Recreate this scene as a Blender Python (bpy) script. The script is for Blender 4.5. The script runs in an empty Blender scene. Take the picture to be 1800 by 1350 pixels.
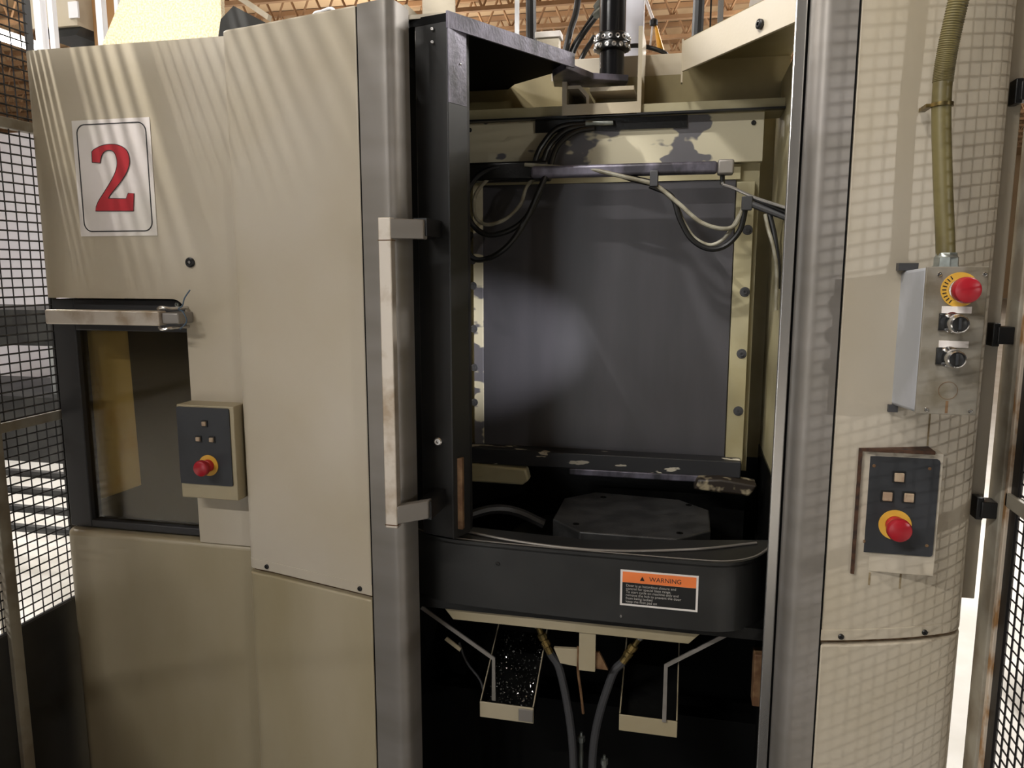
import bpy, bmesh, math, random
from mathutils import Vector, Matrix
random.seed(7)
S = bpy.context.scene
COL = S.collection
R = math.radians

# ------------------------------------------------------------------ camera, world, exposure
cam_d = bpy.data.cameras.new('camera'); cam = bpy.data.objects.new('camera', cam_d); COL.objects.link(cam)
cam_d.sensor_fit = 'HORIZONTAL'; cam_d.sensor_width = 36.0; cam_d.lens = 36.0 * 1352 / 1800
cam_d.clip_start = 0.02; cam_d.clip_end = 200
cam.location = (0, 0, 1.6); cam.rotation_euler = (R(90 - 8.6), 0, R(12.8))
S.camera = cam
W = bpy.data.worlds.new('world'); S.world = W; W.use_nodes = True
W.node_tree.nodes['Background'].inputs[0].default_value = (1.0, 0.93, 0.84, 1)
W.node_tree.nodes['Background'].inputs[1].default_value = 0.05
vs = S.view_settings
vs.view_transform = 'Standard'; vs.look = 'None'; vs.exposure = 0.18; vs.gamma = 1.0; vs.use_curve_mapping = False

def tube_lamp(name, label, loc, length, axis, power, width=0.08, color=(1, 0.97, 0.93), group='fluorescent lamps under the ceiling', drop=0.0):
    """fluorescent batten: housing and tube, with its own area light just below the tube; axis is 'x' or 'y'"""
    x, y, z = loc
    e = thing(name, label, 'lamp', loc, group)
    hx, hy = (length / 2, 0.06) if axis == 'x' else (0.06, length / 2)
    m = MB(); m.box((x - hx, y - hy, z + .02), (x + hx, y + hy, z + .08)); m.build('housing', 'white_paint', e)
    m = MB()
    d = Vector((length / 2 - .03, 0, 0)) if axis == 'x' else Vector((0, length / 2 - .03, 0))
    m.tube([Vector(loc) - d, Vector(loc) + d], .016, 8); m.build('tube', 'lamp_glow', e)
    for k in (-.35, .35):
        p = Vector(loc) + d * k; MB().tube([p + Vector((0, 0, .08)), Vector((p.x, p.y, 7.3))], .006, 6).build('hanger', 'zinc', e)
    l = bpy.data.lights.new(name, 'AREA' if width else 'POINT')
    if width:
        l.shape = 'RECTANGLE'; l.size, l.size_y = (length, width) if axis == 'x' else (width, length)
    else: l.shadow_soft_size = .05
    l.energy = power; l.color = color
    o = bpy.data.objects.new('lamp_light', l); COL.objects.link(o); o.location = (x, y, z - .03)
    o.parent = e; o.matrix_parent_inverse = Matrix.Translation(-Vector(loc))
    return e

LAMPS = [  # label, location, length, axis, power, width (width 0: bare round lamp)
    ('thin strip lamp above the wire fence beside the numbered cabinet', (-1.85, 0.35, 4.25), 0.16, 'y', 110, .012),
    ('round lamp low over the aisle outside the gate post', (4.4, -2.6, 2.4), 0.3, 'y', 230, 0),
    ('short strip lamp hung in front of the open rotary door', (-0.95, 0.25, 4.25), 0.35, 'x', 66, .05),
    ('fluorescent batten over the aisle in front of the numbered cabinet', (-3.0, -2.6, 4.4), 2.4, 'x', 290, .10),
    ('fluorescent batten over the bright floor beyond the gate', (2.6, 4.4, 4.0), 2.4, 'y', 320, .10),
    ('fluorescent batten over the bright floor beyond the fence', (-4.2, 3.6, 4.0), 2.4, 'y', 190, .10),
]

# ------------------------------------------------------------------ materials
def lin(r, g, b):
    f = lambda c: (c / 255 / 12.92) if c / 255 <= .04045 else ((c / 255 + .055) / 1.055) ** 2.4
    return (f(r), f(g), f(b), 1)

MATS = {}
def mat(name, c1, c2=None, rough=.5, metal=0., scale=6., stretch=(1, 1, 1), bump=0., mask=(.42, .6), spec=.5, detail=6, aniso=0., emit=None, fine=0.):
    m = bpy.data.materials.new(name); m.use_nodes = True; nt = m.node_tree; N = nt.nodes; L = nt.links
    b = N['Principled BSDF']; MATS[name] = m
    b.inputs['Roughness'].default_value = rough; b.inputs['Metallic'].default_value = metal
    b.inputs['Specular IOR Level'].default_value = spec
    b.inputs['Base Color'].default_value = c1
    if aniso: b.inputs['Anisotropic'].default_value = aniso
    if emit:
        b.inputs['Emission Color'].default_value = c1; b.inputs['Emission Strength'].default_value = emit
    if c2 or bump:
        tc = N.new('ShaderNodeTexCoord'); mp = N.new('ShaderNodeMapping'); L.new(tc.outputs['Object'], mp.inputs[0])
        mp.inputs['Scale'].default_value = stretch
        n = N.new('ShaderNodeTexNoise'); n.inputs['Scale'].default_value = scale; n.inputs['Detail'].default_value = detail
        L.new(mp.outputs[0], n.inputs['Vector'])
        if c2:
            rp = N.new('ShaderNodeValToRGB'); rp.color_ramp.elements[0].position = mask[0]; rp.color_ramp.elements[1].position = mask[1]
            rp.color_ramp.elements[0].color = c1; rp.color_ramp.elements[1].color = c2
            L.new(n.outputs['Fac'], rp.inputs[0]); L.new(rp.outputs[0], b.inputs['Base Color'])
        if bump:
            n2 = N.new('ShaderNodeTexNoise'); n2.inputs['Scale'].default_value = fine or scale * 12; n2.inputs['Detail'].default_value = 3
            L.new(mp.outputs[0], n2.inputs['Vector'])
            bp = N.new('ShaderNodeBump'); bp.inputs['Strength'].default_value = bump; bp.inputs['Distance'].default_value = .002
            L.new(n2.outputs['Fac'], bp.inputs['Height']); L.new(bp.outputs[0], b.inputs['Normal'])
    return m

mat('cream', lin(187, 178, 162), lin(175, 163, 139), rough=.42, scale=2.2, mask=(.35, .7), bump=.08, fine=160)
mat('cream_dark', lin(170, 159, 135), lin(150, 138, 108), rough=.45, scale=3.0, stretch=(1, 1, .35), mask=(.35, .7), bump=.08, fine=150)  # darker, yellower cream with mottling drawn out in height
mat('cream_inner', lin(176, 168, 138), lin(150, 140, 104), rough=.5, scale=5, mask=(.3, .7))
mat('peeling', lin(196, 188, 162), lin(96, 94, 98), rough=.5, scale=7.5, stretch=(1, 1, 1.7), mask=(.555, .575), detail=3)
mat('peeling_dark', lin(40, 40, 42), lin(196, 188, 170), rough=.45, scale=26, stretch=(.5, 1, 1.6), mask=(.63, .65), detail=3)
mat('cream_grime_shade', lin(132, 120, 84), lin(104, 92, 56), rough=.5, scale=5, mask=(.3, .7))  # darker cream: shade under the roof painted in, with oily grime
mat('boss_worn', lin(40, 32, 24), lin(150, 138, 112), rough=.5, scale=22, mask=(.48, .56), detail=3)
mat('rust', lin(70, 44, 26), lin(40, 26, 18), rough=.8, scale=60)
mat('stain', lin(150, 136, 108), lin(126, 108, 78), rough=.6, scale=50)
mat('black_gloss', lin(20, 20, 22), rough=.16)
mat('rust_streak', lin(120, 92, 62), lin(92, 62, 36), rough=.7, scale=40)
mat('steel', lin(150, 145, 140), lin(134, 129, 122), rough=.5, metal=.5, scale=2, stretch=(1, 1, 7), mask=(.3, .7), detail=2)
mat('steel_handle', lin(205, 195, 182), lin(168, 150, 128), rough=.4, metal=.55, scale=16, mask=(.5, .68))
mat('steel_bright', lin(205, 203, 200), rough=.25, metal=.9)
mat('chrome', lin(225, 225, 225), rough=.12, metal=1.)
mat('zinc', lin(160, 165, 160), lin(130, 134, 128), rough=.35, metal=.8, scale=30)
mat('black_paint', lin(40, 40, 40), lin(28, 28, 28), rough=.38, scale=6)
mat('black_apron', lin(42, 42, 41), lin(30, 30, 29), rough=.42, scale=4)
mat('black_oily', lin(15, 15, 14), lin(7, 7, 7), rough=.3, scale=20, bump=.3, fine=90)
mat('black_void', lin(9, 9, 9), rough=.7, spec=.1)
mat('black_rubber', lin(22, 22, 22), rough=.38)
mat('hose_gray', lin(62, 62, 64), rough=.45)
mat('hose_light', lin(150, 146, 130), lin(120, 114, 96), rough=.45, scale=30)
mat('oily_edge', lin(120, 116, 130), lin(62, 60, 66), rough=.4, metal=.35, scale=18, stretch=(1, 1, .6), mask=(.4, .62), bump=.2)
mat('slate_sheet', lin(84, 82, 86), lin(76, 75, 78), rough=.36, metal=.3, scale=3, stretch=(6, 1, 1), mask=(.3, .7))
mat('pallet', lin(58, 58, 58), lin(40, 40, 40), rough=.45, metal=.2, scale=16, bump=.2)
mat('panel_black', lin(44, 46, 50), lin(37, 39, 42), rough=.5, scale=8)
mat('window_frame', lin(44, 44, 46), rough=.5)
mat('box_gray', lin(176, 178, 184), lin(158, 160, 164), rough=.42, scale=6)
mat('box_face', lin(142, 136, 124), lin(112, 102, 82), rough=.4, metal=.25, scale=18, mask=(.45, .68))
mat('red_button', lin(156, 24, 36), rough=.32)
mat('red_print', lin(176, 34, 44), rough=.5)
mat('black_print', lin(36, 34, 36), rough=.5)
mat('yellow_ring', lin(214, 166, 62), rough=.5)
mat('button_lens', lin(170, 150, 126), lin(150, 126, 104), rough=.35, scale=60)
mat('paper', lin(222, 214, 210), lin(212, 206, 198), rough=.5, scale=5)
mat('white_paint', lin(225, 225, 228), rough=.5)
mat('white_smear', lin(226, 226, 236), lin(40, 40, 44), rough=.5, scale=9, mask=(.66, .68), detail=2)
mat('label_white', lin(225, 220, 215), rough=.4)
mat('label_text', lin(178, 174, 168), rough=.4)
mat('label_black', lin(22, 22, 22), rough=.4)
mat('orange', lin(238, 128, 66), rough=.45)
mat('orange_plastic', lin(226, 160, 40), rough=.5)
mat('brass', lin(150, 128, 78), lin(96, 84, 52), rough=.35, metal=.8, scale=40)
mat('fence_wire', lin(22, 20, 20), rough=.45)
mat('fence_frame', lin(150, 144, 130), lin(126, 116, 100), rough=.5, scale=12)
mat('fence_frame_rusty', lin(196, 182, 164), lin(150, 112, 70), rough=.55, scale=26, stretch=(1, 1, .5), mask=(.5, .62))
mat('conduit', lin(108, 99, 62), lin(90, 81, 48), rough=.42, scale=14)
mat('floor_paint', lin(205, 203, 198), lin(190, 187, 180), rough=.45, scale=2)
mat('deck', lin(204, 178, 144), lin(192, 164, 130), rough=.8, scale=.6)
mat('joist', lin(160, 128, 96), lin(140, 110, 82), rough=.8, scale=1.5)
mat('wall_dark', lin(96, 94, 92), rough=.8)
mat('wall_far', lin(222, 220, 226), rough=.8)
mat('granular', lin(236, 222, 190), lin(208, 186, 146), rough=.6, scale=150, mask=(.4, .6))
mat('brown_board', lin(150, 112, 70), rough=.7)
mat('machine_gray', lin(120, 122, 120), lin(96, 98, 98), rough=.5, scale=3)
mat('machine_dark', lin(44, 44, 42), lin(30, 30, 30), rough=.5, scale=5)
mat('machine_green', lin(60, 110, 78), rough=.5)
mat('lamp_glow', (1, .96, .9, 1), emit=22)
mat('panel_glow', (.92, .96, 1, 1), emit=4)  # emission for the added panel behind the camera
mat('fill_glow', (1, .95, .8, 1), emit=3)  # emission for the two added fill lamps
mat('cream_window', lin(222, 214, 182), lin(206, 176, 118), rough=.6, scale=7, mask=(.5, .75))
mat('swarf', lin(190, 190, 185), rough=.25, metal=.9)
mat('tie_blue', lin(70, 92, 112), rough=.4)

def glass_material():
    m = bpy.data.materials.new('window_glass'); m.use_nodes = True; nt = m.node_tree; N = nt.nodes; L = nt.links
    N.remove(N['Principled BSDF'])
    t = N.new('ShaderNodeBsdfTransparent'); t.inputs[0].default_value = lin(228, 220, 198)
    g = N.new('ShaderNodeBsdfGlossy'); g.inputs['Roughness'].default_value = .12; g.inputs[0].default_value = (.8, .8, .8, 1)
    mx = N.new('ShaderNodeMixShader'); mx.inputs[0].default_value = .06
    L.new(t.outputs[0], mx.inputs[1]); L.new(g.outputs[0], mx.inputs[2]); L.new(mx.outputs[0], N['Material Output'].inputs[0])
    MATS['window_glass'] = m
glass_material()

# ------------------------------------------------------------------ mesh helpers
class MB:
    def __init__(self): self.bm = bmesh.new()
    def poly(self, pts, faces):
        v = [self.bm.verts.new(p) for p in pts]
        for f in faces:
            try: self.bm.faces.new([v[i] for i in f])
            except ValueError: pass
        return v
    def box(self, a, b):
        (x0, y0, z0), (x1, y1, z1) = a, b
        self.poly([(x0, y0, z0), (x1, y0, z0), (x1, y1, z0), (x0, y1, z0), (x0, y0, z1), (x1, y0, z1), (x1, y1, z1), (x0, y1, z1)],
                  [(3, 2, 1, 0), (4, 5, 6, 7), (0, 1, 5, 4), (1, 2, 6, 5), (2, 3, 7, 6), (3, 0, 4, 7)])
        return self
    def prism(self, pts, h0, h1, axis='z'):
        """closed outline extruded along an axis; pts are (x,y) for z, (x,z) for y, (y,z) for x"""
        n = len(pts)
        mk = {'z': lambda p, h: (p[0], p[1], h), 'y': lambda p, h: (p[0], h, p[1]), 'x': lambda p, h: (h, p[0], p[1])}[axis]
        self.poly([mk(p, h0) for p in pts] + [mk(p, h1) for p in pts],
                  [tuple(range(n - 1, -1, -1)), tuple(range(n, 2 * n))] + [(i, (i + 1) % n, n + (i + 1) % n, n + i) for i in range(n)])
        bmesh.ops.recalc_face_normals(self.bm, faces=self.bm.faces[:])
        return self
    def tube(self, pts, r, n=10, r1=None):
        pts = [Vector(p) for p in pts]; k = len(pts); rings = []
        up = None
        for i, p in enumerate(pts):
            t = (pts[min(i + 1, k - 1)] - pts[max(i - 1, 0)]).normalized()
            if up is None:
                up = Vector((0, 0, 1)) if abs(t.z) < .9 else Vector((1, 0, 0))
            a = t.cross(up)
            if a.length < 1e-5: a = t.cross(Vector((0, 1, 0)))
            a.normalize(); b = a.cross(t).normalized(); up = b
            rr = r if r1 is None else r + (r1 - r) * i / (k - 1)
            rings.append([self.bm.verts.new(p + (a * math.cos(2 * math.pi * j / n) + b * math.sin(2 * math.pi * j / n)) * rr) for j in range(n)])
        for i in range(k - 1):
            for j in range(n):
                self.bm.faces.new((rings[i][j], rings[i][(j + 1) % n], rings[i + 1][(j + 1) % n], rings[i + 1][j]))
        self.bm.faces.new(rings[0][::-1]); self.bm.faces.new(rings[-1])
        return self
    def lathe(self, origin, axis, prof, n=24):
        """prof: list of (distance along axis, radius)"""
        o = Vector(origin); t = Vector(axis).normalized()
        u = Vector((0, 0, 1)) if abs(t.z) < .9 else Vector((1, 0, 0))
        a = t.cross(u).normalized(); b = a.cross(t)
        rings = [[self.bm.verts.new(o + t * d + (a * math.cos(2 * math.pi * j / n) + b * math.sin(2 * math.pi * j / n)) * max(r, 1e-4)) for j in range(n)] for d, r in prof]
        for i in range(len(rings) - 1):
            for j in range(n):
                self.bm.faces.new((rings[i][j], rings[i][(j + 1) % n], rings[i + 1][(j + 1) % n], rings[i + 1][j]))
        self.bm.faces.new(rings[0][::-1]); self.bm.faces.new(rings[-1])
        return self
    def build(self, name, m, parent=None, bevel=0., smooth=True, angle=35):
        bmesh.ops.recalc_face_normals(self.bm, faces=self.bm.faces[:])
        me = bpy.data.meshes.new(name); self.bm.to_mesh(me); self.bm.free()
        me.materials.append(MATS[m])
        if smooth:
            for p in me.polygons: p.use_smooth = True
            me.set_sharp_from_angle(angle=R(angle))
        o = bpy.data.objects.new(name, me); COL.objects.link(o)
        if parent: attach(o, parent)
        if bevel:
            b = o.modifiers.new('bevel', 'BEVEL'); b.width = bevel; b.segments = 3; b.limit_method = 'ANGLE'; b.angle_limit = R(40)
            b.harden_normals = False
        return o

def world_loc(o):
    v = Vector(o.location)
    if o.parent: v = world_loc(o.parent) + v if o.parent.type == 'EMPTY' and not o.get('_w') else v
    return v
def attach(o, parent):
    o.parent = parent
    base = parent
    t = Vector((0, 0, 0))
    if parent.type == 'EMPTY': t = Vector(parent.location)
    o.matrix_parent_inverse = Matrix.Translation(-t)
def thing(name, label, cat, loc, group=None, kind=None):
    e = bpy.data.objects.new(name, None); COL.objects.link(e); e.location = loc; e.empty_display_size = .05
    e['label'] = label
    if cat: e['category'] = cat
    if group: e['group'] = group
    if kind: e['kind'] = kind
    return e
def tag(o, label, cat, group=None, kind=None):
    o['label'] = label; o['category'] = cat
    if group: o['group'] = group
    if kind: o['kind'] = kind
    return o
def struct(o): o['kind'] = 'structure'; return o

def spline(pts, n=8):
    pts = [Vector(p) for p in pts]; q = [pts[0] * 2 - pts[1]] + pts + [pts[-1] * 2 - pts[-2]]; out = []
    for i in range(1, len(q) - 2):
        p0, p1, p2, p3 = q[i - 1:i + 3]
        for k in range(n):
            t = k / n
            out.append(.5 * ((2 * p1) + (p2 - p0) * t + (2 * p0 - 5 * p1 + 4 * p2 - p3) * t * t + (3 * p1 - p0 - 3 * p2 + p3) * t ** 3))
    out.append(pts[-1]); return out
def spline2(pts, n=6): return [(p.x, p.y) for p in spline([(a, b, 0) for a, b in pts], n)]
def rrect(x0, z0, x1, z1, r, n=6):
    out = []
    for cx, cz, a0 in ((x1 - r, z1 - r, 0), (x0 + r, z1 - r, 90), (x0 + r, z0 + r, 180), (x1 - r, z0 + r, 270)):
        for k in range(n + 1):
            a = R(a0 + 90 * k / n); out.append((cx + r * math.cos(a), cz + r * math.sin(a)))
    return out
def text_mesh(name, body, size, loc, m, parent, depth=.0004, bold=0.):
    cu = bpy.data.curves.new(name, 'FONT'); cu.body = body; cu.size = size; cu.extrude = depth; cu.offset = bold
    tmp = bpy.data.objects.new('tmp', cu); COL.objects.link(tmp)
    dg = bpy.context.evaluated_depsgraph_get(); me = bpy.data.meshes.new_from_object(tmp.evaluated_get(dg))
    bpy.data.objects.remove(tmp); bpy.data.curves.remove(cu)
    me.transform(Matrix.Translation(loc) @ Matrix.Rotation(R(90), 4, 'X'))
    me.materials.clear(); me.materials.append(MATS[m]); me.name = name
    o = bpy.data.objects.new(name, me); COL.objects.link(o); attach(o, parent); return o
def screw(x, y, z, r, m, parent, name='screw', d=.004):
    mb = MB(); mb.lathe((x, y, z), (0, -1, 0), [(0, r), (d * .7, r), (d, r * .75), (d, r * .4), (d * .4, r * .35)], 14)
    return mb.build(name, m, parent)

# ------------------------------------------------------------------ the setting
struct(MB().box((-30, -9, -.1), (20, 45, 0)).build('floor', 'floor_paint'))
ceil = struct(MB().box((-32, -9, 7.3), (22, 46, 7.4)).build('ceiling', 'deck'))
for k in range(21):
    y = 10 + k * 1.35
    m = MB(); x0, x1 = -1.05 * y - 4, .62 * y + 3
    m.box((x0, y - .05, 7.18), (x1, y + .05, 7.28)); m.box((x0, y - .05, 6.55), (x1, y + .05, 6.63))
    n = int((x1 - x0) / .55)
    for i in range(n):
        a = x0 + (x1 - x0) * i / n; b = x0 + (x1 - x0) * (i + 1) / n
        m.tube([(a, y, 6.6), ((a + b) / 2, y, 7.22)], .025, 4); m.tube([((a + b) / 2, y, 7.22), (b, y, 6.6)], .025, 4)
    m.build('roof_joist', 'joist', ceil, smooth=False)
for x0, x1, lb in ((-2.1, -1.590, 'short added steel baffle hung outside the wire fence to block lamp rays'), (-1.570, -.62, 'added steel baffle hung across the aisle to block lamp rays in front of the machine')):
    ct = thing('light_baffle', lb, 'baffle', ((x0 + x1) / 2, .3, 3.3))  # unseen baffle added to keep steep lamp rays off the lower panels
    MB().box((x0, -.15, 3.30), (x1, .79, 3.31)).build('baffle_bottom', 'zinc', ct); MB().box((x0, -.16, 3.30), (x1, -.15, 3.36)).build('baffle_side', 'zinc', ct); MB().box((x0, .79, 3.30), (x1, .80, 3.36)).build('baffle_side', 'zinc', ct)
    for x in (x0 + .1, x1 - .1):
        for y in (-.15, .79): MB().tube([(x, y, 3.33), (x, y, 7.3)], .005, 6).build('hanger', 'zinc', ct)
tag(MB().box((-1.5, -1.4, 0), (.55, 1.40, .012)).build('bounce_mat', 'black_rubber', bevel=.004), 'added black mat on the floor in front of the machine, soaking up bounced light', 'mat')  # unseen mat added to cut floor bounce onto the lower panels
struct(MB().box((-32, -9.2, 0), (22, -9, 7.3)).build('wall_front', 'wall_dark'))
d1 = struct(MB().box((-4.1, -9.0, 0), (-2.5, -8.96, 2.6)).build('glow_panel_1', 'panel_glow'))  # glowing panel added out of view for sheen on the sheet and trims
MB().box((-4.2, -9.0, 0), (-4.1, -8.9, 2.7)).build('glow_panel_frame', 'white_paint', d1); MB().box((-2.5, -9.0, 0), (-2.4, -8.9, 2.7)).build('glow_panel_frame', 'white_paint', d1); MB().box((-4.1, -9.0, 2.6), (-2.5, -8.9, 2.7)).build('glow_panel_frame', 'white_paint', d1)
struct(MB().box((-32, 45.5, 0), (22, 45.8, 7.3)).build('wall_back', 'deck'))

for lb, loc, ln, ax, pw, wd in LAMPS: tube_lamp('tube_lamp', lb, loc, ln, ax, pw, wd)
for i, (x, y) in enumerate([(-11.95, 12.2), (-6, 16), (2, 16), (-14, 24), (-4, 26), (6, 26)]):
    e = thing('tube_lamp', ['bare tube lamp glowing behind the fence wires above the numbered cabinet', 'bare tube lamp hung under the far roof joists'][min(i, 1)], 'lamp', (x, y, 5.6), 'far lamps under the roof')
    MB().tube([(x, y - .55, 5.6), (x, y + .55, 5.6)], .05, 8).build('tube', 'lamp_glow', e)
    MB().box((x - .08, y - .6, 5.66), (x + .08, y + .6, 5.74)).build('housing', 'white_paint', e)
    for k in (-.4, .4): MB().tube([(x, y + k, 5.74), (x, y + k, 7.3)], .012, 6).build('hanger', 'zinc', e)
    l = bpy.data.lights.new('far_lamp', 'POINT'); l.energy = 420; l.color = (1, .92, .82); l.shadow_soft_size = .4
    o = bpy.data.objects.new('lamp_light', l); COL.objects.link(o); o.location = (x, y, 5.3); attach(o, e)

# ------------------------------------------------------------------ numbered side cabinet
YC = 1.60
cab = thing('side_cabinet', 'cream machine cabinet with rounded edge and dark viewing window, numbered sign on top', 'cabinet', (-1.27, 2.1, 0))
def cabinet_outline(x1=-1.0, r=.035, back=2.6):
    pts = [(x1, YC), ]
    for k in range(9):
        a = R(90 * k / 8); pts.append((-1.552 + r - r * math.sin(a), YC + r - r * math.cos(a)))
    return pts + [(-1.552, back), (x1, back)]
MB().prism(cabinet_outline(), 1.527, 2.103).build('upper_panel', 'cream', cab)
MB().prism(cabinet_outline(), 0, .932).build('lower_panel', 'cream_dark', cab, bevel=.012)
MB().box((-1.151, YC, .932), (-1.0, 1.66, 1.527)).build('side_panel', 'cream', cab)
MB().prism([(-1.151, 1.527), (-1.151, 1.492)] + [(-1.186 + .035 * math.cos(R(a)), 1.492 + .035 * math.sin(R(a))) for a in range(10, 90, 10)] + [(-1.186, 1.527)], YC, 1.625, 'y').build('recess_corner', 'cream', cab)
MB().box((-1.49, 1.655, 1.470), (-1.39, 1.664, 1.480)).build('fill_strip', 'fill_glow', cab)  # hidden glowing strip added to brighten the wall behind the pane
l = bpy.data.lights.new('fill_strip', 'AREA'); l.shape = 'RECTANGLE'; l.size = .12; l.size_y = .008; l.energy = .22; l.color = (1, .95, .8)
o = bpy.data.objects.new('fill_strip_light', l); COL.objects.link(o); o.location = (-1.44, 1.660, 1.468); o.rotation_euler = (R(18), 0, 0); attach(o, cab)
MB().box((-1.52, 1.680, .932), (-1.0, 1.70, 1.527)).build('inner_wall', 'cream_window', cab)
MB().prism([(-1.36, .932), (-1.0, .932), (-1.0, 1.527), (-1.37, 1.527)], 1.667, 1.680, 'y').build('inner_shade_sheet', 'machine_dark', cab)  # dark sheet draws the unlit side of the inner wall
MB().prism([(-1.52, .932), (-1.36, .932), (-1.36, 1.045), (-1.52, .985)], 1.667, 1.680, 'y').build('inner_shade_wedge', 'machine_dark', cab)  # dark wedge draws the slanted lower end of the lit area
lk = MB(); lk.lathe((-1.130, YC, 1.612), (0, -1, 0), [(0, .0115), (.004, .0115), (.006, .009), (.006, .0055), (.003, .0055), (.003, .001)], 24)
o = lk.build('lock_plug', 'black_rubber', cab)
MB().lathe((-1.1305, YC - .0035, 1.6125), (0, -1, 0), [(0, .004), (.0015, .0035)], 12).build('key_slot', 'steel_bright', cab)
# window door in the recess
wd = MB()
out = [(-1.545, .94), (-1.154, .94)] + [(-1.154 - .035 + .035 * math.cos(R(a)), 1.523 - .035 + .035 * math.sin(R(a))) for a in range(0, 91, 15)] + [(-1.545, 1.523)]
inn = [(-1.484, .962), (-1.166, .962), (-1.166, 1.446), (-1.484, 1.446)]
door = thing_door = MB()
# frame made of four members so that the pane sits in an opening
door.box((-1.548, 1.625, .936), (-1.484, 1.665, 1.523)); door.box((-1.168, 1.625, .936), (-1.152, 1.665, 1.49))
door.box((-1.484, 1.625, .936), (-1.168, 1.665, .956)); door.box((-1.484, 1.625, 1.446), (-1.168, 1.665, 1.523))
dr = door.build('window_door', 'window_frame', cab, bevel=.003)
MB().box((-1.549, 1.63, .936), (-1.520, 2.3, 1.523)).build('side_seal', 'black_rubber', cab)
MB().box((-1.484, 1.640, .956), (-1.168, 1.646, 1.446)).build('pane', 'window_glass', dr)
m = MB(); m.prism([(x, z) for x, z in rrect(-1.484, 1.468, -1.176, 1.502, .004)], 1.535, 1.565, 'y'); hb = m.build('handle_bar', 'steel_handle', dr, bevel=.003)
m = MB(); m.box((-1.176, 1.545, 1.472), (-1.132, 1.63, 1.498)); m.build('handle_bracket', 'steel', dr, bevel=.004)
m = MB(); m.box((-1.484, 1.555, 1.472), (-1.468, 1.63, 1.498)); m.build('handle_bracket', 'steel', dr, bevel=.004)
for z in (1.463, 1.507):
    m = MB(); m.tube(spline([(-1.186, 1.55, z), (-1.170, 1.54, z + (.003 if z > 1.5 else -.003)), (-1.152, 1.55, z), (-1.145, 1.6, z)]), .004, 8); m.build('latch_ring', 'steel_bright', dr)
screw(-1.186, 1.62, 1.513, .006, 'zinc', dr)
m = MB(); m.tube(spline([(-1.14, 1.56, 1.460), (-1.118, 1.555, 1.478), (-1.122, 1.55, 1.50), (-1.132, 1.548, 1.507), (-1.119, 1.545, 1.515), (-1.112, 1.545, 1.532), (-1.099, 1.548, 1.55)]), .0016, 6)
tag(m.build('wire_tie', 'tie_blue'), 'thin blue wire twisted round the window handle bracket', 'wire')

# number sign
sg = thing('number_sign', 'white paper sign with black rounded border and big red numeral 2', 'sign', (-1.315, YC, 1.675))
MB().box((-1.421, YC - .002, 1.674), (-1.212, YC - .0002, 1.940)).build('sheet', 'paper', sg)
o1 = rrect(-1.410, 1.684, -1.222, 1.931, .022, 8); o2 = rrect(-1.4075, 1.6865, -1.2245, 1.9285, .020, 8)
m = MB(); n = len(o1)
m.poly([(x, YC - .0028, z) for x, z in o1] + [(x, YC - .0028, z) for x, z in o2] + [(x, YC - .0018, z) for x, z in o1] + [(x, YC - .0018, z) for x, z in o2],
       [f for i in range(n) for j in [(i + 1) % n] for f in ((i, j, n + j, n + i), (i, 2 * n + i, 2 * n + j, j), (n + i, n + j, 3 * n + j, 3 * n + i))])
m.build('border', 'black_print', sg)
two = [(360, 535), (355, 430), (375, 408), (450, 370), (540, 355), (620, 365), (690, 405), (722, 470), (728, 540), (705, 620), (660, 700), (600, 780), (545, 850), (525, 885), (700, 885), (720, 830), (778, 832), (776, 1005), (400, 1015), (405, 970), (430, 910), (480, 830), (540, 730), (585, 640), (605, 560), (600, 490), (575, 435), (530, 415), (480, 430), (450, 480), (440, 540)]
def sheet_xy(p, grow=0):
    dx, dy = p[0] - 145, p[1] - 130
    det = 760 * 1145 - 105 * -35
    u = (dx * 1145 - 105 * dy) / det; v = (760 * dy + 35 * dx) / det
    return (-1.421 + .209 * u, 1.940 - .266 * v)
two = two[:2] + spline2(two[2:14], 4) + two[14:19] + spline2(two[19:], 4)
d2 = [sheet_xy(p) for p in two]
def digit(pts, y0, y1, m, name):
    b = bmesh.new(); vs_ = [b.verts.new((x, y0, z)) for x, z in pts]; f = b.faces.new(vs_)
    r = bmesh.ops.extrude_face_region(b, geom=[f]); bmesh.ops.translate(b, vec=(0, y1 - y0, 0), verts=[g for g in r['geom'] if isinstance(g, bmesh.types.BMVert)])
    bmesh.ops.triangulate(b, faces=b.faces[:]); q = MB(); q.bm.free(); q.bm = b; return q.build(name, m, sg, smooth=False)
cx = sum(p[0] for p in d2) / len(d2)
digit(d2, YC - .0036, YC - .002, 'red_print', 'numeral')
# dark outline of the numeral: thin tube along its edge
m = MB(); m.tube([(x, YC - .0034, z) for x, z in d2 + [d2[0]]], .0009, 5); m.build('numeral_outline', 'black_print', sg)

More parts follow.
